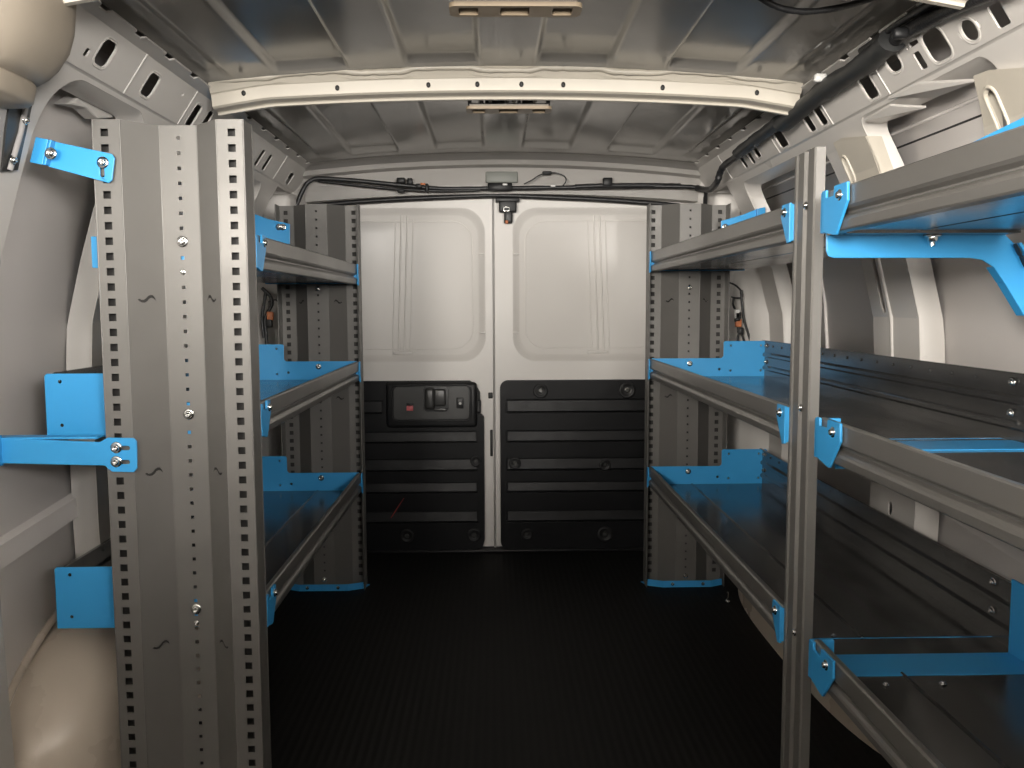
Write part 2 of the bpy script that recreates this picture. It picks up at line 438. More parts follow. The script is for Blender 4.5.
# ---- rear frame: header, corner pillars
def rear_wall():
    mb = MB()
    # header: slanted sheet from roof to door opening
    N = 40; vs = []
    prof = [(2.90, 1.3475), (2.93, 1.344), (2.965, 1.336), (2.975, 1.322), (3.005, 1.316), (3.025, 1.262), (3.03, 1.232), (3.06, 1.228)]
    for i in range(N+1):
        x = -.78 + 1.56*i/N; d = .033*(abs(x)/.62)**2
        for (y, z) in prof: vs.append((x, y, z-d*(1 if z > 1.3 else .7)))
    n = len(prof)
    mb.add(vs, [(i*n+k, i*n+k+1, (i+1)*n+k+1, (i+1)*n+k) for i in range(N) for k in range(n-1)])
    gs = MB()
    for s in (-1, 1):
        # fluted corner pillar
        pr = [(.655, 3.06), (.665, 3.01), (.70, 2.985), (.735, 2.985), (.742, 2.96), (.765, 2.95), (.772, 2.92), (.792, 2.90), (.80, 2.85), (.835, 2.80), (.875, 2.77)]
        def lean(u, v, w): return (s*(u + .014*math.sin((w-.2)*2) - .10*max(0, w-.85)**1.3*(u > .7)), v, w)
        K = 30
        mb.sheet(pr, FLOOR, 1.30, lean, K, True)
        # sloping gusset under the roof rail
        gs.rbox(s*.735-.045, s*.735+.045, 2.86, 3.03, 1.12, 1.215, .02, 3, fn=lambda x, y, z: (x, y, z + .15*(y-2.9)))
        o = obj('wall_rear', mb, M['doorpaint']); tag(o, 'white rear header and corner pillars framing the two back doors', 'wall', kind='structure')
    obj('corner_gusset', gs, M['doorpaint'], o)
    ss = MB(); ss.rbox(-.70, .70, 3.045, 3.10, FLOOR, FLOOR+.010, .003, 1)
    obj('sill_seal', ss, M['cable'], o, 'black rubber sill strip under the doors')
    # lens / cover in the header
    c = MB(); c.rbox(-.058, .052, 3.008, 3.04, 1.266, 1.304, .004)
    obj('lamp_cover', c, M['glassg'], o, 'grey rectangular cover in the header')
    # door seal along the header
    sl = MB(); pts = [(x, 3.043, 1.2235 - .030*(abs(x+.03)/.62)**2 + .004*math.exp(-((x+.02)/.12)**2)) for x in [-.68 + .04*i for i in range(35)]]
    sl.tube(pts, .0085, 8)
    obj('door_seal', sl, M['cable'], o, 'black rubber seal above the doors')
rear_wall()

# ================================================================== rear doors
DY = 3.08
def door(idx, x0, x1, wx0, wx1, px0, px1, label, left):
    root = empty('door_%d' % idx, ((x0+x1)/2, DY, 0), label, 'door', kind='structure')
    fn = lambda u, v, w: (u, DY + w, v)
    fr = MB()
    win = rrect(wx0, wx1, .652, 1.190, .085, 10)
    fr.plate([(x0, -.016), (x1, -.016), (x1, 1.245), (x0, 1.245)], [win], .004, fn)
    # rolled recess wall then the flat pressed field
    n = len(win); cx, cz = (wx0+wx1)/2, .921
    offs = [(0, -.001), (.006, .002), (.012, .010), (.022, .016), (.026, .019)]
    vs = []
    def inset(p, d):
        hx, hz = (wx1-wx0)/2, .269
        return (cx + (p[0]-cx)*(1-d/hx), cz + (p[1]-cz)*(1-d/hz))
    for d, w in offs:
        for p in win: q = inset(p, d); vs.append(fn(q[0], q[1], w))
    fs = [(k*n+i, k*n+(i+1) % n, (k+1)*n+(i+1) % n, (k+1)*n+i) for k in range(len(offs)-1) for i in range(n)]
    fs.append(tuple((len(offs)-1)*n+i for i in range(n)))
    fr.add(vs, fs, True)
    # pressed line inside the field
    L2 = [inset(p, .046) for p in win]
    fr.tube([fn(a, b, .0185) for a, b in L2+L2[:1]], .0022, 6, cap=False)
    # four upright pressed ribs with an end cap
    s = 1 if left else -1
    rx0 = -.375 if left else .300
    for k in range(4):
        xa = rx0 + k*.0205
        fr.tube([fn(xa - s*.018*t + (0), 1.165 - .49*t if k in (1, 2) else 1.150 - .475*t, .0185) for t in (0, .02, .5, .98, 1)], .0036 if k in (1, 2) else .0022, 6)
    fr.rbox(rx0-.004 if left else rx0-.012, rx0+.066 if left else rx0+.062, DY+.010, DY+.022, .678, .690, .004, fn=lambda x, y, z: (x - s*.012, y, z))
    # two small white clips on the recess edge
    for zz in (1.03, .755):
        xx = wx1-.012 if left else wx0+.012
        fr.rbox(xx-.010, xx+.010, DY-.004, DY+.012, zz-.003, zz+.003, .002)
    # outer closing skin of the door
    fr.box(x0, x1, DY+.045, DY+.05, FLOOR, 1.25)
    # meeting edge return
    e = x1 if left else x0
    fr.box(e-.002, e+.002, DY-.002, DY+.05, FLOOR+.004, 1.24)
    obj('door_frame', fr, M['doorpaint'], root, 'white painted door pressing')
    # black trim panel: raised field with long recessed slots
    zt, zb = .586, -.022
    pn = MB(); slots = []
    for a, b in ((.470, .519), (.365, .408), (.263, .309), (.184, .224), (.076, .119)):
        if left and a > .45:
            slots.append(rrect(px0+.01, -.425, a, b, .006)); slots.append(rrect(-.098, px1-.010, a, b, .006))
        else:
            slots.append(rrect(px0+.01 if left else px0+.020, px1-.022 if left else px1-.01, a, b, .007))
    out = rrect(px0, px1, zb, zt, .028, 6)
    if left:                                                     # notch beside the lock
        out = [(px0, zb), (px1-.030, zb), (px1-.008, zb+.008), (px1, zb+.035), (px1, .458), (px1-.012, .470), (px1-.014, .545), (px1-.028, .572), (px1-.05, zt), (px0, zt)]
    pfn = lambda u, v, w: (u, DY-.019 + w, v)
    pn.plate(out, slots, .010, pfn)
    pn.plate(out, [], .010, lambda u, v, w: (u, DY-.006 + w, v))
    for sl in slots:                                             # bevelled slot floors
        xs = [p[0] for p in sl]; zs = [p[1] for p in sl]
        pn.prism([(DY-.010, min(zs)), (DY-.010, max(zs)), (DY-.013, max(zs)-.006), (DY-.019, min(zs)+.006)], min(xs)+.006, max(xs)-.006, lambda u, v, w: (w, u, v))
    panel = obj('trim_panel', pn, M['blackp'], root, 'black plastic panel with horizontal recesses', bevel=.0018)
    return root, panel
D1, P1 = door(1, -.675, -.0345, -.60, -.062, -.640, -.070, 'left rear door with the recessed black handle', True)
D2, P2 = door(2, -.0315, .675, .034, .60, -.0125, .640, 'right rear door without a handle, black lower panel', False)

def clip(u, v, panel, r=.0235):
    p = ay(u, v, DY-.024); mb = MB()
    f = lambda a, b, h: (p.x+a, DY-.024-h, p.z+b)
    mb.lathe([(r, 0), (r, .004), (r*.72, .006), (r*.66, .003), (r*.35, .003)], f, 20)
    o = obj('trim_clip', mb, M['black'], panel)
    mc = MB(); mc.lathe([(r*.34, .003), (r*.34, .0075), (r*.2, .009)], f, 12)
    return o, mc
def clips(lst, panel):
    for (u, v, r, lit) in lst:
        o, mc = clip(u, v, panel, r)
        obj('clip_pin', mc, M['zinc'] if lit else M['handle'], panel)
clips([(540.5, 391, .026, True), (627, 390, .030, True), (515, 463, .021, True), (605, 465, .020, False), (527, 534, .021, False), (605, 534, .028, False)], P2)
clips([(476, 461, .020, False), (407, 536, .025, False), (474, 535, .025, False)], P1)

def handle():
    hr = MB(); fn = lambda u, v, w: (u, DY-.024 + w, v)
    a = ay(386.5, 428, DY-.03); b = ay(477, 382, DY-.03)
    hr.rbox(a.x, b.x, DY-.040, DY-.010, a.z, b.z, .014, 3)
    o = obj('handle_surround', hr, M['black'], D1, 'black rounded surround of the door handle')
    a2 = ay(394, 419.5, DY-.04); b2 = ay(469, 386.5, DY-.04)
    pl = MB(); pl.plate(rrect(a2.x, b2.x, a2.z, b2.z, .016, 6), [rrect(ay(419, 0, DY).x, ay(445, 0, DY).x, ay(0, 414.5, DY-.04).z, ay(0, 388.5, DY-.04).z, .014, 6)], .008, lambda u, v, w: (u, DY-.041 + w, v))
    obj('handle_plate', pl, M['handle'], o, 'dark grey handle plate', bevel=.0015)
    rim = MB(); loop = rrect(a2.x-.006, b2.x+.006, a2.z-.006, b2.z+.006, .02, 6)
    rim.tube([(x, DY-.041, z) for x, z in loop+loop[:1]], .004, 6, cap=False)
    obj('handle_rim', rim, M['black'], o)
    cu = MB()
    lx0, lx1 = ay(420.5, 0, DY).x, ay(431, 0, DY).x; lz0, lz1 = ay(0, 412, DY-.04).z, ay(0, 390, DY-.04).z
    cu.rbox(lx0, lx1, DY-.062, DY-.034, lz0, lz1, .012, 4)
    cu.rbox(lx1-.004, ay(442, 0, DY).x, DY-.050, DY-.032, ay(0, 409, DY-.04).z, ay(0, 391.5, DY-.04).z, .007, 3)
    cu.rbox(lx1-.004, ay(443, 0, DY).x, DY-.048, DY-.036, ay(0, 414, DY-.04).z, ay(0, 411, DY-.04).z, .002, 2)
    obj('pull_lever', cu, M['handle'], o)
    st = MB(); q = ay(410, 408, DY-.045); st.rbox(q.x-.012, q.x+.011, DY-.0475, DY-.045, q.z-.010, q.z+.008, .001, 1)
    obj('sticker', st, M['pink'], o, 'small pink-red sticker')
    st = MB(); st.rbox(q.x-.012, q.x+.013, DY-.0475, DY-.045, q.z+.009, q.z+.018, .001, 1)
    obj('sticker_top', st, M['dark'], o)
    bt = MB(); q = ay(460, 403, DY-.045); bt.rbox(q.x-.012, q.x+.012, DY-.050, DY-.044, q.z-.019, q.z+.019, .003, 2)
    obj('lock_button', bt, M['black'], o)
    bt = MB(); bt.lathe([(.005, 0), (.005, .003), (.002, .004)], lambda a, b, h: (q.x+.001+a, DY-.050-h, q.z-.001+b), 10)
    obj('button_mark', bt, M['sticker'], o)
    # striker slots in the white meeting strip
    ls = MB(); q = ay(490.5, 395.5, DY-.003); ls.rbox(q.x-.008, q.x+.008, DY-.006, DY-.001, q.z-.011, q.z+.011, .002, 1)
    q = ay(491.5, 443, DY-.003); ls.rbox(q.x-.005, q.x+.005, DY-.0045, DY-.001, q.z-.048, q.z+.048, .002, 1)
    obj('latch_slot', ls, M['dark'], D1, 'dark latch openings in the white strip')
handle()

def top_latch():
    root = empty('door_latch', (.012, DY-.02, 1.15), 'black latch at the top where the two back doors meet', 'latch')
    mb = MB()
    a = ay(499, 223, DY-.02); b = ay(516.5, 199, DY-.02)
    mb.rbox(a.x, b.x, DY-.045, DY-.004, a.z+.035, b.z, .005, 2)
    mb.rbox(a.x+.018, b.x-.014, DY-.040, DY-.004, a.z-.002, a.z+.05, .005, 2)
    mb.rbox(a.x-.012, b.x+.01, DY-.05, DY-.004, b.z-.012, b.z+.002, .003, 2)
    obj('latch_body', mb, M['black'], root)
    q = ay(506.5, 209, DY-.05); r = MB()
    lp = rrect(q.x-.009, q.x+.009, q.z-.007, q.z+.007, .002, 2)
    r.tube([(x, DY-.047, z) for x, z in lp+lp[:1]], .0018, 6, cap=False)
    obj('latch_frame', r, M['zinc'], root)
    r = MB(); q = ay(507, 219, DY-.045); r.rbox(q.x-.006, q.x+.004, DY-.046, DY-.038, q.z-.016, q.z-.004, .003, 2)
    obj('latch_tab', r, M['orange'], root, 'small rust-orange tab')
top_latch()

# ================================================================== SHELVING
XLIP, HLIP = .443, .058
WAVE = [(-.0165, -.0005), (-.0125, -.0040), (-.008, -.0058), (-.003, -.0055), (.001, -.0030), (.0045, .0010), (.008, .0022), (.0115, .0012), (.0165, -.0035), (.0140, .0030), (.0105, .0066), (.006, .0072), (.0015, .0050), (-.002, .0012), (-.0055, -.0010), (-.0095, -.0012), (-.0130, .0010)]
def upright(sx, yf, dirn, root, label):
    # flange faces at y = yf, web recessed by dirn*DEP (towards the inside of the unit)
    DEP = .048; T = .0016
    xo, xi_ = .683, .4395
    fl, sl, md = .044, .0455, .063
    pts = [(xo, 0), (xo-fl, 0), (xo-fl-sl, DEP), (xo-fl-sl-md, DEP), (xi_+fl, 0), (xi_, 0)]
    zt, zb = 1.154, FLOOR
    rows = [1.133-.025*k for k in range(46)]
    mb = MB(); slant = []
    for i, ((xa, da), (xb, db)) in enumerate(zip(pts, pts[1:])):
        L = math.hypot(xb-xa, db-da); ux, ud = (xb-xa)/L, (db-da)/L
        def fn(u, v, w, xa=xa, da=da, ux=ux, ud=ud): return (sx*(xa+ux*u - ud*w), yf + dirn*(da + ud*u + ux*w*0 + (w if abs(ud) < .1 else ux*w)), v)
        holes = []
        if i in (0, 4): holes = [sq(L/2 + (-.003 if i == 0 else .003), z, .0062) for z in rows]
        if i == 2: holes = [sq(L/2, z, .0030) for z in rows]
        if i in (1, 3):
            flip = -1 if i == 3 else 1
            holes = [[(L/2 + flip*a*.98, z + b) for a, b in WAVE] for z in (.863, .568, .262)]
        mb.plate([(0, zb), (L, zb), (L, zt), (0, zt)], holes, T, fn)
        if i in (1, 3): slant.append((fn, L))
    # added strips, coloured near-black to paint the shade behind the punched holes
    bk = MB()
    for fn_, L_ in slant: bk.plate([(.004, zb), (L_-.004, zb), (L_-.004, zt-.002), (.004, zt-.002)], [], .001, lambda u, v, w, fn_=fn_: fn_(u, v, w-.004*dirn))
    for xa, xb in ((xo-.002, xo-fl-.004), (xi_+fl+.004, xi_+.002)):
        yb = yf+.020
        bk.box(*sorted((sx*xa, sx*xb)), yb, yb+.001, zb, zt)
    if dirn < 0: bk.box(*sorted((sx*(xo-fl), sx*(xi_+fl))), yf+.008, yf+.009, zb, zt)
    # rounded fold lines
    for (x, d) in pts: mb.tube([(sx*x, yf+dirn*d, zb), (sx*x, yf+dirn*d, zt)], .0016, 8)
    # side returns with a hemmed edge
    for x in (xo, xi_):
        mb.box(sx*x-.0008, sx*x+.0008, min(yf, yf+dirn*DEP), max(yf, yf+dirn*DEP), zb, zt)
        mb.tube([(sx*x, yf+dirn*DEP, zb), (sx*x, yf+dirn*DEP, zt)], .0018, 8)
    o = obj('upright', mb, M['steel'], root, label)
    obj('hole_shade_strip', bk, M['inner'], o, 'added dark strips painting the shade behind the punched holes')
    return o

def lip_prof():
    return [(-.012, -.006), (-.010, -.001), (-.007, 0), (-.002, 0), (0, -.002), (0, -.0265), (-.003, -.030), (-.010, -.0335), (-.010, -.0365), (-.004, -.0395), (-.001, -.0425), (.0005, -.046), (-.001, -.056), (-.003, -.058), (-.02, -.058)]
def shelf(sx, y0, y1, zt, xb, root, label, high=True, ends=(True, True), clips_=(True, True)):
    zp = zt-.054
    mb = MB()
    mb.sheet([(XLIP-o, zt+z) for o, z in lip_prof()], y0, y1, lambda u, v, w: (sx*u, w, v))
    lip_o = obj('shelf', mb, M['lip'], root, label, solid=.0012)
    tr = MB()
    tr.sheet([(XLIP+.016, zp-.004), (XLIP+.018, zp), (XLIP+.13, zp), (XLIP+.134, zp+.0025), (XLIP+.138, zp), (xb, zp)], y0, y1, lambda u, v, w: (sx*u, w, v))
    obj('shelf_floor', tr, M['tray'], lip_o, 'dark reflective shelf floor', solid=.0012)
    bk = MB(); h = .110 if high else .05
    bp = [(0, 0), (0, .012), (.0, .018), (.006, .023), (.006, .029), (0, .034), (0, .058), (.006, .063), (.006, .069), (0, .074), (0, h-.002), (.004, h), (.010, h)] if high else [(0, 0), (0, h), (.010, h)]
    bk.sheet([(xb-.002+o*-1, zp+z) for o, z in bp], y0, (1.392 if abs(y1-1.25) < .01 else y1), lambda u, v, w: (sx*u, w, v))
    if high:
        yy = y0+.08
        while yy < y1-.05:
            bk.lathe([(.0028, 0), (.0028, .0012), (.001, .0012)], lambda a, b, hh, yy=yy: (sx*(xb-.003-hh), yy+a, zp+.094+b), 8); yy += .078
    obj('back_panel', bk, M['tray'], lip_o, 'dark ribbed back strip of the shelf', solid=.0012)
    xr = .668
    for e, (ye, dn) in enumerate(((y0, -1), (y1, 1))):
        if ends[e]:
            if high:
                poly = [(XLIP+.006, zp-.003), (xb+.012, zp-.003), (xb+.012, zp+.104), (xb+.008, zp+.108), (xr+.004, zp+.108), (xr, zp+.104), (xr, zp+.062), (xr-.006, zp+.056), (XLIP+.006, zp+.056)]
                hs = [circ(x, z, .0032) for x in (xr+.022, xb-.014) for z in (zp+.018, zp+.094)]
                hs += [circ(xr-.012, zp+.022, .004)]
            else:
                poly = [(XLIP+.006, zp-.003), (xb+.006, zp-.003), (xb+.006, zp+.05), (XLIP+.006, zp+.056)]; hs = [circ(xb-.03, zp+.03, .003)]
            ep = MB(); ep.plate(poly, hs, .0022, lambda u, v, w: (sx*u, ye+w, v))
            # folded foot under the shelf floor
            ep.box(*sorted((sx*(XLIP+.02), sx*(xb))), *sorted((ye, ye-dn*.022)), zp-.0035, zp-.0018)
            obj('end_plate', ep, M['blue'], lip_o, 'sky blue end plate', bevel=.0006)
            bolt((sx*.5645, ye-dn*.0018, zp+.040), (0, -dn, 0), lip_o, .9)
            if high:
                for z in (.094, .045): bolt((sx*(xb-.004), ye-dn*.018, zp+z), (-sx, 0, 0), lip_o, .75)
        if clips_[e]:
            s = -dn                                              # into the shelf
            pts = [(-.004, -.002), (.010, -.002), (.011, -.014), (.034, -.013), (.036, .001), (.058, .001), (.060, -.022), (.034, -.062), (.026, -.063), (-.004, -.056)] if (e == 0) else \
                  [(-.002, .001), (.016, .001), (.018, -.02), (.006, -.062), (-.002, -.062)]
            if sx > 0 and y1 < 1.35 and e == 1: pts = [(-.002, .001), (.012, .001), (.013, -.010), (.040, -.010), (.042, .003), (.086, .003), (.088, -.022), (.052, -.064), (.044, -.064), (-.002, -.056)]
            if sx > 0 and e == 0: pts = [(-.004, .001), (.034, .001), (.038, -.018), (.006, -.062), (-.004, -.060)]
            cl = MB(); cl.plate([(ye + s*a, zt+b) for a, b in pts], [], .004, lambda u, v, w: (sx*(XLIP-.004+w), u, v))
            cl.box(*sorted((sx*(XLIP-.006), sx*(XLIP+.03))), *sorted((ye-.0015-dn*.0, ye+.0015+dn*.004)), zt-.058, zt-.001)
            obj('corner_clip', cl, M['blue'], lip_o, 'sky blue corner clip', bevel=.0008)
            q = .047 if (e == 0 and sx < 0) else (.064 if (y1 < 1.35) else .018)
            if not (e == 1 and y1 > 2): bolt((sx*(XLIP-.006), ye+s*q, zt-.012), (-sx, 0, 0), lip_o, .8)
    return lip_o

# ---- left unit
LU = empty('shelving_unit', (-.56, 1.46, FLOOR), 'grey and blue metal shelving along the left wall, its punched upright close by', 'shelving')
un = upright(-1, 1.460, 1, LU, 'near grey upright with punched holes and wave marks')
uf = upright(-1, 2.695, -1, LU, 'far grey upright beside the back door')
sb = shelf(-1, 1.514, 2.642, .340, .797, LU, 'bottom shelf lip')
sm_ = shelf(-1, 1.514, 2.642, .682, .797, LU, 'middle shelf lip')
st_ = shelf(-1, 1.514, 2.642, .974, .712, LU, 'top shelf lip', high=False)
for (u, v) in ((182.5, 241.5), (189, 414), (196.5, 609)): p = ay(u, v, 1.506); bolt(p, (0, -1, 0), un, 1.0)
for u, v in ((183, 272), (196.5, 623)): p = ay(u, v, 1.507); bolt(p, (0, -1, 0), un, .5)
bolt((-.5635, 2.6455, .005), (0, -1, 0), uf, .8)
for z in (.961, .66, .33): bolt((-.5635, 2.6455, z-.06), (0, -1, 0), uf, .6)
def foot_plate(sx, y, root):
    mb = MB()
    mb.plate([(sx*.690, y), (sx*.43, y), (sx*.445, y-.035), (sx*.49, y-.055), (sx*.64, y-.055), (sx*.680, y-.035)], [], .003, lambda u, v, w: (u, v, FLOOR+.0025+w))
    mb.sheet([(sx*.445, y-.035), (sx*.49, y-.0545), (sx*.64, y-.0545), (sx*.680, y-.035)], FLOOR+.003, FLOOR+.022, lambda u, v, w: (u, v, w))
    o = obj('foot_plate', mb, M['blue'], root, 'blue floor plate of the upright')
    for x in (.52, .615): bolt((sx*x, y-.056, FLOOR+.012), (0, -1, 0), o, .55)
foot_plate(-1, 2.693, LU)
# wall arm at mid height, wide slotted head on the upright
def wall_arm():
    Y = 1.452; fn = lambda u, v, w: (u, Y+w, v)
    P = [(0, 437.5), (100, 442), (108, 437.5), (134, 438), (137, 441), (137.5, 468), (134.5, 472), (112, 471.5), (105, 465.5), (0, 463)]
    P = [(-40, 437.5), (-40, 463)] and P
    pts = [tuple(ay(u, v, Y)[i] for i in (0, 2)) for u, v in P]
    pts[0] = (-.868, pts[0][1]); pts[-1] = (-.868, pts[-1][1])
    hs = []
    for u, v in ((126, 448), (126, 462)):
        q = ay(u, v, Y); hs.append(rrect(q.x-.014, q.x+.007, q.z-.0035, q.z+.0035, .0034, 3))
    mb = MB(); mb.plate(pts, hs, .004, fn)
    zt = pts[0][1]; mb.box(-.868, pts[1][0]-.004, Y, Y+.028, zt-.004, zt)
    mb.box(-.868, pts[1][0]-.004, Y, Y+.028, pts[-1][1], pts[-1][1]+.003)
    x0 = ay(2.5, 450, Y).x; mb.box(x0-.008, x0, Y-.022, Y+.002, pts[-1][1]-.004, zt+.004)
    o = obj('wall_arm', mb, M['blue'], LU, 'sky blue arm bolting the upright to the side wall', bevel=.0012)
    for u, v in ((116.5, 447.5), (116.5, 461.5)): p = ay(u, v, Y-.0025); bolt(p, (0, -1, 0), o, 1.0)
wall_arm()
def top_bracket(sx, Y, P, slot, b1, b2, label, root):
    fn = lambda u, v, w: (u, Y+w, v)
    pts = [tuple(ay(u, v, Y)[i] for i in (0, 2)) for u, v in P]
    hs = []
    if slot:
        q = ay(*slot, Y); hs = [rrect(q.x-.0035, q.x+.0035, q.z-.012, q.z+.008, .0034, 3)]
    mb = MB(); mb.plate(pts, hs, .004, fn)
    # folded tab on the wall side
    a, d = pts[0], pts[-1]
    w0 = .020
    mb.prism([a, (a[0]+sx*w0, a[1]+.004), (d[0]+sx*w0, d[1]+.004), d], Y-.018, Y-.014, fn if False else (lambda u, v, w: (u, w, v)))
    mb.prism([(a[0], a[1]), (a[0]-sx*.004, a[1]), (d[0]-sx*.004, d[1]), (d[0], d[1])], Y-.016, Y+.002, lambda u, v, w: (u, w, v))
    o = obj('wall_bracket', mb, M['blue'], root, label, bevel=.001)
    for b in (b1, b2):
        if b: p = ay(*b, Y-.0025); bolt(p, (0, -1, 0), o, 1.0)
    return o
tb = top_bracket(-1, 1.452, [(54, 141.5), (112, 154), (115, 158), (112.5, 180), (109, 183), (48, 166.5)], (102.5, 170), (103, 162.5), None, 'sky blue bracket fixing the upright to the wall', LU)
p = ay(51, 153.5, 1.434); bolt(p, (0, -1, 0), tb, 1.0)
# rear tie brackets of both far uprights, near the roof rail
top_bracket(-1, 2.638, [(252, 213), (268, 219), (290, 224), (290, 244), (268, 243), (252, 240)], None, (283, 227), (279, 227), 'blue tie bracket at the top of the far upright', LU)

# ---- right unit
RU = empty('shelving_unit', (.62, 1.5, FLOOR), 'grey and blue metal shelving along the right wall with a slim front post', 'shelving')
ur = upright(1, 2.695, -1, RU, 'far grey upright beside the back door')
foot_plate(1, 2.693, RU)
bolt((.5625, 2.6455, .005), (0, -1, 0), ur, .8)
for z in (.961, .66, .33): bolt((.5625, 2.6455, z-.06), (0, -1, 0), ur, .6)
for zt, xb, hi, nm in ((.351, .797, True, 'bottom'), (.685, .797, True, 'middle'), (1.009, .722, False, 'top')):
    shelf(1, 1.392, 2.642, zt, xb, RU, nm + ' shelf lip behind the post', high=hi, ends=(False, True))
    sf = shelf(1, .45, 1.250, zt, xb, RU, nm + ' shelf lip in front of the post', high=hi, ends=(False, False), clips_=(False, True))
    zp = zt-.054
    ya_ = 1.26
    cb = MB()
    fl_ = MB(); fl_.box(.462, xb+.004, 1.250, 1.392, zp-.004, zp-.0005); obj('floor_joint', fl_, M['tray'], RU, 'dark joining strip of the shelf floor')
    cb.box(.480, .50, ya_ - .001, ya_, zp-.004, zp-.0015); ya, yb_ = {'bottom': (1.240, 1.320), 'middle': (1.276, 1.36), 'top': (1.262, 1.345)}[nm]
    if nm == 'top': continue
    cb.box(.472, xb+.004, ya, yb_, zp-.002, zp+.0015)
    cb.box(.472, xb+.004, 1.262, 1.265, zp-.024, zp); cb.box(.472, xb+.004, 1.389, 1.392, zp-.024, zp)
    c = obj('cross_bar', cb, M['blue'], RU, 'sky blue cross bar between two shelves', bevel=.001)
    if hi:
        wb = MB(); y9 = 1.322 if nm == 'bottom' else 1.33
        wb.plate([(1.255, zp-.03), (y9, zp-.03), (y9, zp+.12), (1.255, zp+.12)], [], .003, lambda u, v, w: (xb+(-.014 if nm == 'bottom' else .006)+w, u, v))
        wb.box(xb+.004, .868, 1.28, 1.32, zp+.02, zp+.05)
        obj('wall_tie', wb, M['blue'], c)
        for y in ((1.388,) if nm == 'bottom' else (1.362,)):
            for z in (.094, .045): bolt((xb-.005, y, zp+z), (-1, 0, 0), sf, .8)
for u, v, s in ((834, 636, .6), (899.5, 649, .9), (886, 685, .6), (943, 684, .7)):
    r = ray(u, v); t = (.297+.001-CAMZ)/r.z; p = CO + r*t
    if p.y < 1.30 or p.y > 1.392: bolt((p.x, p.y, .2985), (0, 0, 1), RU, s*.8, 'screw')
def post():
    mb = MB(); ztop, zb = 1.082, FLOOR
    prof = [(.4605, 1.318), (.4605, 1.305), (.4475, 1.305), (.4455, 1.307), (.4455, 1.326), (.4505, 1.330), (.4505, 1.345), (.4455, 1.349), (.4455, 1.372), (.4485, 1.375), (.4485, 1.380), (.4455, 1.383), (.4455, 1.390), (.4475, 1.392), (.4605, 1.392), (.4605, 1.378)]
    mb.sheet(prof, zb, ztop, lambda u, v, w: (u, v, w))
    o = obj('post', mb, M['steel'], RU, 'slim grey steel post at the front of the right shelves', solid=.0016)
    for u, v in ((811, 204), (802.5, 408)): p = ax(u, v, .4455); bolt((.4445, 1.337, p.z), (-1, 0, 0), o, .6)
    p = ax(796, 633, .4455); bolt((.4445, 1.337, p.z), (-1, 0, 0), o, .6)
post()
# large cantilever bracket under the near top shelf, running to the wall
def cantilever():
    Y = 1.296
    P = [(826, 233), (1003, 233), (1013, 243), (1040, 288), (1060, 330), (1045, 352), (1024, 316), (1004, 283), (993, 267), (982, 260), (970, 258), (833, 258), (828, 256), (826, 251)]
    pts = [tuple(ay(u, v, Y)[i] for i in (0, 2)) for u, v in P]
    mb = MB(); mb.plate(pts, [], .004, lambda u, v, w: (u, Y+w, v))
    zt = pts[0][1]
    mb.box(pts[0][0]+.004, pts[1][0], Y-.014, Y, zt-.003, zt)
    # inner side flange of the falling arm, with slots
    a, b = pts[2], pts[4]
    for (p0, p1) in ((pts[2], pts[3]), (pts[3], pts[4])):
        mb.prism([p0, p1, (p1[0]-.004, p1[1]-.002), (p0[0]-.004, p0[1]-.002)], Y-.022, Y, lambda u, v, w: (u, w, v))
    for (p0, p1) in ((pts[8], pts[7]), (pts[7], pts[6])):
        mb.prism([p0, p1, (p1[0]+.003, p1[1]+.001), (p0[0]+.003, p0[1]+.001)], Y, Y+.02, lambda u, v, w: (u, w, v))
    o = obj('cantilever_bracket', mb, M['blue'], RU, 'sky blue bracket under the near top shelf, bending down the wall', bevel=.0012)
    p = ay(928, 231, Y); bolt((p.x, Y-.014, zt-.005), (0, 0, -1), o, 1.35)
    st = MB(); st.tube([(p.x, Y-.014, zt-.020), (p.x, Y-.014, zt+.012)], .004, 10)
    obj('stud', st, M['zinc'], o, 'zinc stud through the bracket')
    sl = MB()
    for (u, v) in ((1017, 250), (1023, 262)):
        q = ay(u, v, Y-.012)
        sl.prism(rrect(-.010, .010, -.004, .004, .0038, 3), -.0022, -.0002, lambda a, b, w, q=q: (q.x + .45*a - .9*w, Y-.012+b*1.2, q.z - .9*a - .45*w))
    obj('slot', sl, M['dark'], o)
    bl = MB(); bl.prism([(.91, 1.010), (.62, 1.010), (.62, 1.032), (.78, 1.021)], .452, .456, lambda u, v, w: (w, u, v))
    obj('corner_plate', bl, M['blue'], RU, 'sky blue corner plate rising above the near top shelf')
cantilever()
top_bracket(1, 2.638, [(757, 209), (742, 215), (721, 221), (721, 231), (742, 230), (757, 226)], None, None, (725, 227), 'blue tie bracket at the top of the far upright', RU)

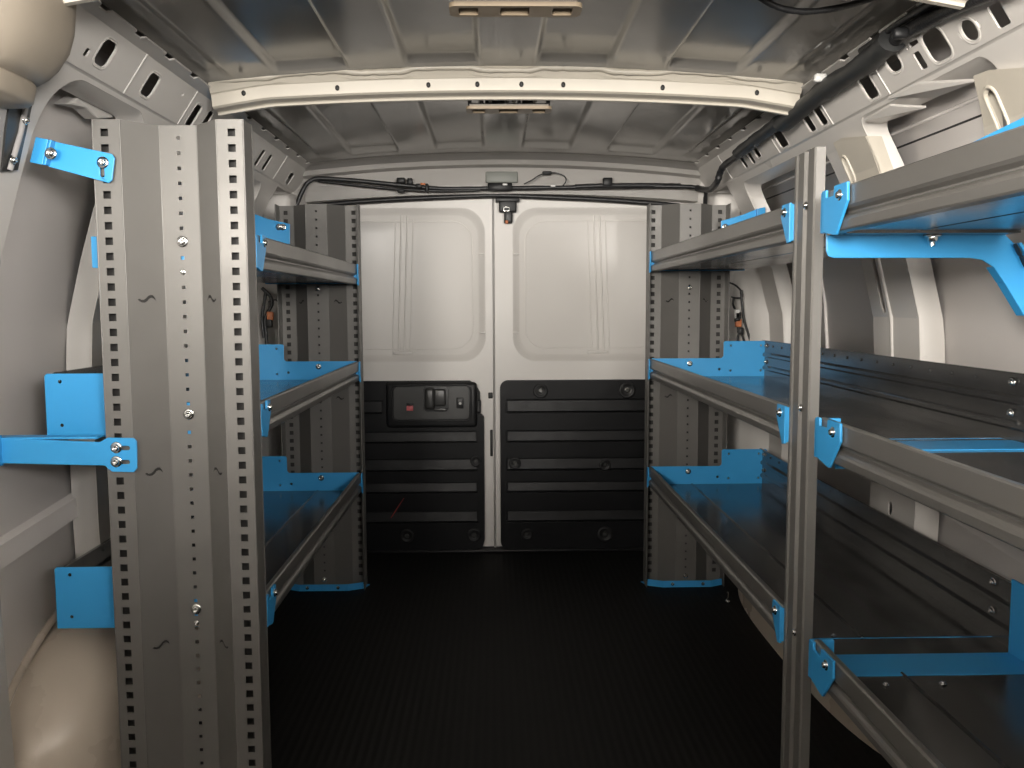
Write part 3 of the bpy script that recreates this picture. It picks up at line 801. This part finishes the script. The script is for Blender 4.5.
# gussets and hat brackets of the right side wall top (white pillar heads)
def pillar_head(sx, P, slot, name, label, dep=.03):
    X = .770
    root = None
    def onwall(u, v):
        X = .74
        for _ in range(8): p = ax(u, v, sx*X); X = interp(XI, p.z)-.012
        return p
    pts = [tuple(onwall(u, v)[i] for i in (1, 2)) for u, v in P]
    q = onwall(*slot[:2])
    mb = MB(); mb.plate(pts, [rrect(q.y-slot[2], q.y+slot[2], q.z-slot[3], q.z+slot[3], slot[2]*.98, 5)], .003, lambda u, v, w: (sx*(interp(XI, v)-.012+w), u, v), [1.0, 1.05, 1.1, 1.13, 1.16])
    n = len(pts)
    for i in range(n):
        (y0, z0), (y1, z1) = pts[i], pts[(i+1) % n]
        mb.add([(sx*(interp(XI, z0)-.012), y0, z0), (sx*(interp(XI, z1)-.012), y1, z1), (sx*(interp(XI, z1)+.02), y1, z1), (sx*(interp(XI, z0)+.02), y0, z0)], [(0, 1, 2, 3)])
    lp = rrect(q.y-slot[2]-.004, q.y+slot[2]+.004, q.z-slot[3]-.004, q.z+slot[3]+.004, slot[2]+.003, 5)
    mb.tube([(sx*(interp(XI, z)-.013), y, z) for y, z in lp+lp[:1]], .0035, 6, cap=False)
    o = obj(name, mb, M['bow']); tag(o, label, 'pillar bracket', kind='structure')
pillar_head(1, [(974, 76), (990, 70), (1045, 66), (1060, 120), (985, 140), (982, 112)], (998, 110, .011, .03), 'trim_5', 'cream pillar head bracket with a slot at the upper right edge')
pillar_head(1, [(834, 143), (842, 138), (866, 136), (882, 180), (856, 200), (846, 172)], (850, 170, .009, .026), 'trim_6', 'cream pillar head bracket with a slot behind the slim post')

# seat belt and sand-coloured pillar trim, upper left corner
def pillar_trim():
    root = empty('pillar_trim', (-.76, 1.25, 1.16), 'sand coloured rounded pillar trim in the upper left corner', 'trim cover')
    mb = MB(); N, K = 22, 12; vs = []
    rings = [(1.166, .062, .075), (1.176, .076, .085), (1.190, .088, .096), (1.212, .100, .108), (1.24, .106, .118), (1.29, .108, .13), (1.33, .106, .14), (1.37, .10, .145)]
    for z, rx, ry in rings:
        for k in range(24):
            a = 2*PI*k/24; c, s = math.cos(a), math.sin(a); e = .7
            vs.append((-.730 + rx*abs(c)**e*math.copysign(1, c), 1.235 + ry*abs(s)**e*math.copysign(1, s), z))
    fs = [(i*24+k, i*24+(k+1) % 24, (i+1)*24+(k+1) % 24, (i+1)*24+k) for i in range(len(rings)-1) for k in range(24)]
    fs += [tuple(range(24)), tuple(range(7*24+23, 7*24-1, -1))]
    mb.add(vs, fs, True); obj('trim_cap', mb, M['trimbeige'], root)
    mb = MB(); vs = []
    rings = [(1.136, .044, .068), (1.140, .048, .072), (1.162, .053, .077), (1.167, .051, .075)]
    for z, rx, ry in rings:
        for k in range(24):
            a = 2*PI*k/24; c, s = math.cos(a), math.sin(a); e = .6
            vs.append((-.730 + rx*abs(c)**e*math.copysign(1, c), 1.235 + ry*abs(s)**e*math.copysign(1, s), z))
    fs = [(i*24+k, i*24+(k+1) % 24, (i+1)*24+(k+1) % 24, (i+1)*24+k) for i in range(3) for k in range(24)]
    fs += [tuple(range(24)), tuple(range(3*24+23, 3*24-1, -1))]
    mb.add(vs, fs, True); obj('collar', mb, M['trimbeige'], root)
pillar_trim()
def seat_belt():
    root = empty('seat_belt', (-.775, 1.25, 1.0), 'grey seat belt and guide hanging below the sand pillar trim', 'seat belt')
    def on(u, v, off):
        X = .77
        for _ in range(8): p = ax(u, v, -X); X = interp(XI, p.z)-off
        return p
    def ribbon(P, off, m, nm, label=None, t=.003):
        mb = MB(); pts = [on(u, v, off) for u, v in P]; n = len(pts)
        mb.add(pts + [p+Vector((-t, 0, 0)) for p in pts], [tuple(range(n)), tuple(range(2*n-1, n-1, -1))] + [(i, (i+1) % n, n+(i+1) % n, n+i) for i in range(n)])
        return obj(nm, mb, M[m], root, label)
    ribbon([(-6, 98), (9, 99), (-4, 172), (-22, 172)], .020, 'belt', 'webbing', 'light grey belt strap')
    ribbon([(10, 97), (34, 97), (27, 130), (18, 170), (2, 172)], .008, 'handle', 'guide_plate', 'dark guide slot')
    r = MB(); r.tube([on(27, 100, .014), on(21, 132, .014), on(10, 170, .014)], .0045, 8)
    obj('guide_rail', r, M['belt'], root)
    for u, v in ((25, 120), (13, 160)): bolt(on(u, v, .016), (1, 0, 0), root, .8)
seat_belt()

# gusset pieces at the left rail corner
mb = MB()
g = [(60, 104), (78, 92), (98, 100), (108, 118), (92, 119), (80, 108)]
pts = [tuple(ax(u, v, -.775)[i] for i in (1, 2)) for u, v in g]
mb.prism(pts, -.79, -.762, lambda u, v, w: (w, u, v))
tag(obj('trim_7', mb, M['paint'], bevel=.004), 'small folded gusset under the left rail above the blue bracket', 'gusset', kind='structure')
def rail_gusset(P, name, label, X=.80):
    pts = [ax(u, v, x) for u, v, x in P]
    mb = MB(); n = len(pts)
    mb.add(pts + [p+Vector((0, 0, .004)) for p in pts], [tuple(range(n)), tuple(range(2*n-1, n-1, -1))] + [(i, (i+1) % n, n+(i+1) % n, n+i) for i in range(n)])
    tag(obj(name, mb, M['paint']), label, 'gusset', kind='structure')
rail_gusset([(888, 99, .704), (918, 84, .704), (978, 81, .72), (934, 98, .75)], 'trim_8', 'upper white gusset under the right roof rail')
rail_gusset([(864, 121, .706), (890, 106, .706), (926, 108, .73), (880, 124, .75)], 'trim_9', 'lower white gusset under the right roof rail')

# ================================================================== lamps
def roof_lamp(cx, cy, cz, w, label, bracket):
    root = empty('roof_lamp', (cx, cy, cz), label, 'roof lamp', 'roof lamps')
    h = .007; d = .052
    fn = lambda u, v, w_: (cx+u, cy+v, cz+w_)
    holes = [rrect(-w*.43, -w*.28, -.016, .016, .004), rrect(-w*.115, w*.105, -.018, .018, .004), rrect(w*.28, w*.43, -.016, .016, .004)]
    mb = MB(); mb.plate(rrect(-w/2, w/2, -d/2, d/2, .012, 6), holes, h, fn)
    body = obj('housing', mb, M['beige'], root, 'beige lamp housing', bevel=.002)
    g = MB(); g.box(cx-w*.46, cx+w*.46, cy-d*.42, cy+d*.42, cz+h/2+.001, cz+h/2+.004)
    obj('grille', g, M['beiged'], root, 'taupe lens behind the three openings')
    for hh in holes:
        xs = [p[0] for p in hh]; pr = MB()
        pr.prism([(d*.30, .003), (d*.30, -.004), (d*.12, .006)], min(xs)+.002, max(xs)-.002, lambda a, b, w_: (cx+w_, cy+a, cz+b))
        obj('louvre', pr, M['beige'], root)
    if bracket:
        br = MB()
        z0, z1 = cz+h/2+.004, cz+.042
        for x in (-.46, -.32, -.05, .12, .46): br.rbox(cx+w*x-.004, cx+w*x+.004, cy-.015, cy+.022, z0-.002, z1, .002, 1)
        br.rbox(cx-w*.46, cx+w*.46, cy-.006, cy+.014, z0-.003, z0+.006, .002, 1)
        br.rbox(cx-w*.46, cx+w*.46, cy-.006, cy+.014, z1-.008, z1, .002, 1)
        br.rbox(cx-w*.28, cx-.01, cy-.004, cy+.018, z0, z0+.018, .003, 1); br.rbox(cx+.03, cx+w*.30, cy-.004, cy+.018, z0, z0+.02, .003, 1)
        obj('mounting_bracket', br, M['handle'], root, 'dark open mounting bracket')
        for x in (-.22, -.02, .06, .3): bolt((cx+w*x, cy-.008, z0+.010), (0, -1, 0), root, .5)
    else:
        br = MB(); br.rbox(cx-w*.45, cx+w*.45, cy-d*.4, cy+d*.4, cz+h/2+.004, cz+.05, .004, 1)
        obj('mounting_bracket', br, M['handle'], root)
a = ay(467, 110, 2.03); b = ay(551, 110, 2.03)
roof_lamp((a.x+b.x)/2, 2.045, a.z+.004, (b.x-a.x)*1.02, 'small beige roof lamp hanging on a dark bracket behind the roof bow', True)
a = ay(449, 9, 1.39); b = ay(582, 9, 1.39)
roof_lamp((a.x+b.x)/2, 1.40, a.z+.003, (b.x-a.x), 'larger beige roof lamp cut by the top edge, nearest the viewer', False)
# ================================================================== wiring
def wire_thing(name, label, cat, runs, loc):
    root = empty(name, loc, label, cat)
    add_runs(root, runs); return root
def add_runs(root, runs):
    for nm, pts, r, m, seg, flat in runs:
        mb = MB(); sp = smooth_path(pts, 7)
        rr = [r*(1+random.uniform(-.08, .08)) for _ in sp]
        mb.tube(sp, rr, seg, True, flat); obj(nm, mb, M[m], root)
    return root
# harness along the right roof rail
X = .650
h1 = [ax(u, v, X) for u, v in ((1045, -34), (1000, -12), (950, 9), (905, 33), (886, 47), (868, 60))]
duct = [ax(u, v, X-.004) for u, v in ((893, 40), (862, 66), (825, 90), (783, 124))]
h2 = [ax(u, v, X) for u, v in ((800, 114), (772, 130), (748, 149), (733, 159))] + [ax(724, 166, .645), ax(720, 173, .64), ax(717, 182, .635), ay(711, 189, 2.78), ay(704, 189.5, 2.92), ay(697, 188, 2.96)]
h3 = [ay(706, 190, 2.88), ay(705.5, 197, 2.90), ay(705, 206, 2.92)]
wr = wire_thing('wiring_harness', 'black taped wiring harness along the right roof rail and across the rear header', 'wiring', [
    ('conduit', h1, .0125, 'cable', 10, 1.0), ('duct', duct, .024, 'foam', 12, .75), ('conduit', h2, .010, 'cable', 10, 1.0), ('conduit', h3, .007, 'cable', 8, 1.0),
    ('conduit', [p+Vector((-.012, 0, .016)) for p in h1], .007, 'cable', 8, 1.0),
    ('duct', [ax(u, v, X-.006) for u, v in ((786, 116), (768, 130), (752, 142), (738, 153))], .017, 'foam', 10, .8)], tuple(duct[0]))
for u, v in ((820, 80), (781, 112), (900, 36)):
    p = ax(u, v, X-.028); mb = MB(); mb.rbox(p.x-.012, p.x+.012, p.y-.008, p.y+.008, p.z-.004, p.z+.012, .003, 1)
    obj('cable_clip', mb, M['sticker'] if u < 890 else M['black'], wr)
# harness across the rear header
Yh = 3.0
hp = [ay(u, v, y) for u, v, y in ((296, 207, 2.965), (303, 190, 2.965), (310, 181, 2.965), (322, 178.5, 2.97), (360, 181, 2.98), (400, 185, 2.985), (440, 188.5, 2.99), (480, 188.5, 2.99), (515, 188, 2.99), (560, 187.5, 2.99), (610, 187, 2.985), (650, 186.5, 2.98), (682, 186.5, 2.97), (700, 188, 2.965), (708, 191, 2.96))]
hp2 = [ay(u, v, 2.985) for u, v in ((318, 181), (360, 185.5), (396, 189), (440, 191), (480, 190))]
loop = [ay(u, v, 2.98) for u, v in ((524, 184), (532, 180), (540, 175), (548, 173), (556, 173), (564, 176), (566, 181), (562, 187))]
bump_ = [ay(u, v, 2.982) for u, v in ((575, 187), (600, 186), (640, 185.5), (680, 186))]
wh = wr
add_runs(wr, [
    ('conduit', hp, .0072, 'cable', 10, 1.0), ('conduit', hp2, .0042, 'cable', 8, 1.0), ('thin_wire', loop, .0022, 'cable', 6, 1.0), ('duct', bump_, .0115, 'cable', 10, .8)])
for u, v, w, h in ((401, 180.5, 8, 5), (410, 181.5, 5, 6), (419, 186, 6, 4), (427, 188, 3, 8), (607.5, 182, 9, 8), (547, 173, 9, 3), (500, 187, 24, 7), (401, 191, 7, 3)):
    p = ay(u, v, 2.975); k = 3.0/870; mb = MB()
    mb.rbox(p.x-w*k/2, p.x+w*k/2, 2.966, 2.990, p.z-h*k/2, p.z+h*k/2, .002, 1); obj('connector', mb, M['black'], wh)
for u, v, c in ((505, 184.5, 'sticker'), (423, 184, 'orange'), (553, 186, 'sticker')):
    p = ay(u, v, 2.965); mb = MB(); mb.rbox(p.x-.008, p.x+.008, 2.961, 2.967, p.z-.003, p.z+.003, .001, 1); obj('tape_mark', mb, M[c], wh)
# loose wires beside the right corner pillar
Yw = 2.90
def wp(lst, y=Yw): return [ay(u, v, y) for u, v in lst]
pw = wire_thing('pillar_wires', 'loose black wires with a taped connector beside the right rear pillar', 'wiring', [
    ('wire', wp([(727, 282), (735, 285), (741, 291), (742, 297), (737, 298), (731, 297)], 2.86), .0032, 'cable', 6, 1.0),
    ('wire', wp([(741, 290), (742, 305), (744, 320), (748, 333), (752, 347)], 2.86), .0042, 'cable', 6, 1.0),
    ('wire', wp([(734, 298), (733, 304), (735, 309)], 2.86), .004, 'cable', 6, 1.0),
    ('wire', wp([(739, 325), (742, 335), (746, 347)], 2.86), .004, 'cable', 6, 1.0),
    ('wire', wp([(738, 325), (738, 336), (737, 347)], 2.86), .004, 'cable', 6, 1.0)], tuple(ay(740, 320, 2.86)))
for u, v, w, h, c in ((737, 314, 5, 9, 'sticker'), (738, 317, 6, 10, 'black'), (738.5, 323, 6, 8, 'orange'), (741, 331, 5, 7, 'black')):
    p = ay(u, v, 2.855); k = 2.86/870; mb = MB(); mb.rbox(p.x-w*k/2, p.x+w*k/2, 2.850, 2.866, p.z-h*k/2, p.z+h*k/2, .003, 2); obj('connector', mb, M[c], pw)
# loose wires beside the left corner pillar
lw = wire_thing('pillar_wires', 'loose black wires behind the left shelves beside the rear pillar', 'wiring', [
    ('wire', wp([(262, 288), (270, 296), (272, 304), (268, 312), (265, 320), (266, 332), (267, 344)], 2.86), .006, 'cable', 6, 1.0),
    ('wire', wp([(266, 292), (264, 305), (262, 320), (264, 338)], 2.86), .005, 'cable', 6, 1.0),
    ('wire', wp([(268, 302), (276, 300), (280, 307)], 2.86), .0025, 'cable', 6, 1.0)], tuple(ay(266, 315, 2.86)))
for u, v, c in ((270, 316, 'orange'), (269, 323, 'black')):
    p = ay(u, v, 2.85); mb = MB(); mb.rbox(p.x-.010, p.x+.010, 2.846, 2.862, p.z-.014, p.z+.014, .003, 2); obj('connector', mb, M[c], lw)
# cable sagging beneath the front roof bow
cb_ = [ay(u, v, y) for u, v, y in ((752, -8, 1.36), (775, 6, 1.37), (800, 11.5, 1.38), (825, 10, 1.385), (850, 5, 1.39), (880, -4, 1.40))]
wire_thing('roof_cable', 'thin black cable sagging from the near roof bow, top right', 'cable', [('cable', cb_, .005, 'cable', 8, 1.0)], tuple(cb_[2]))
# cable piece by the small lamp
ck = [ay(u, v, 1.99) for u, v in ((500, 97), (515, 94), (528, 97), (545, 98), (562, 98))]
wire_thing('lamp_cable', 'short black cable running from the small roof lamp to the right', 'cable', [('cable', ck, .0048, 'cable', 8, .8)], tuple(ck[2]))
# red strap end on the left door
rt = MB(); rt.tube([ay(u, v, DY-.028) for u, v in ((404, 498), (398, 507), (391, 518))], [.0012, .0022, .0015], 6)
tag(obj('strap', rt, M['red']), 'thin red strap end hanging on the left black door panel', 'strap')
# loose screw on the floor under the right shelves
r = ray(727.5, 600); t = (FLOOR+.006-CAMZ)/r.z; p = CO+r*t
root = empty('screw', (p.x, p.y, FLOOR), 'small bright screw standing on the black floor under the right shelf', 'screw')
mb = MB(); mb.tube([(p.x, p.y, FLOOR), (p.x, p.y, FLOOR+.030)], .003, 8); obj('shank', mb, M['zinc'], root)
mb = MB(); mb.lathe([(.001, 0), (.007, 0), (.007, .004), (.004, .006)], lambda a, b, h: (p.x+a, p.y+b, FLOOR+h), 10); obj('head', mb, M['zinc'], root)

# ================================================================== front: unseen blocker added behind the viewer to shade the lower scene, cab windows as light
mb = MB(); mb.box(-.92, .92, -.22, -.18, FLOOR, .94)
tag(obj('front_light_blocker', mb, M['handle']), 'unseen partition added behind the viewer to shade the lower scene', 'wall', kind='structure')
def area(name, loc, rot, sx, sy, power, col):
    l = bpy.data.lights.new(name, 'AREA'); l.shape = 'RECTANGLE'; l.size = sx; l.size_y = sy; l.energy = power; l.color = col
    o = bpy.data.objects.new(name, l); C.objects.link(o); o.location = loc; o.rotation_euler = rot
    return o
area('windscreen_daylight', (0, -1.5, 1.05), (math.radians(93), 0, 0), 1.5, .42, 62, (1.0, .95, .875))
area('cab_window_daylight', (-.86, -1.0, 1.12), (math.radians(90), 0, math.radians(-50)), .6, .42, 185, (1.0, .94, .86))
area('cab_window_daylight', (.86, -1.0, 1.12), (math.radians(90), 0, math.radians(50)), .6, .42, 105, (1.0, .965, .92))
w = bpy.data.worlds.new('World'); bpy.context.scene.world = w; w.use_nodes = True
w.node_tree.nodes['Background'].inputs[0].default_value = (1.0, .97, .93, 1)
w.node_tree.nodes['Background'].inputs[1].default_value = .3

cam = bpy.data.cameras.new('camera'); cam.sensor_width = 36; cam.lens = 36*F/1024; cam.clip_start = .02
co = bpy.data.objects.new('camera', cam); C.objects.link(co)
co.matrix_world = Matrix.Translation(CO) @ RW.to_4x4()
sc = bpy.context.scene; sc.camera = co
vs_ = sc.view_settings; sc.display_settings.display_device = 'sRGB'
vs_.view_transform = 'Standard'; vs_.look = 'None'; vs_.exposure = 0; vs_.gamma = 1; vs_.use_curve_mapping = False
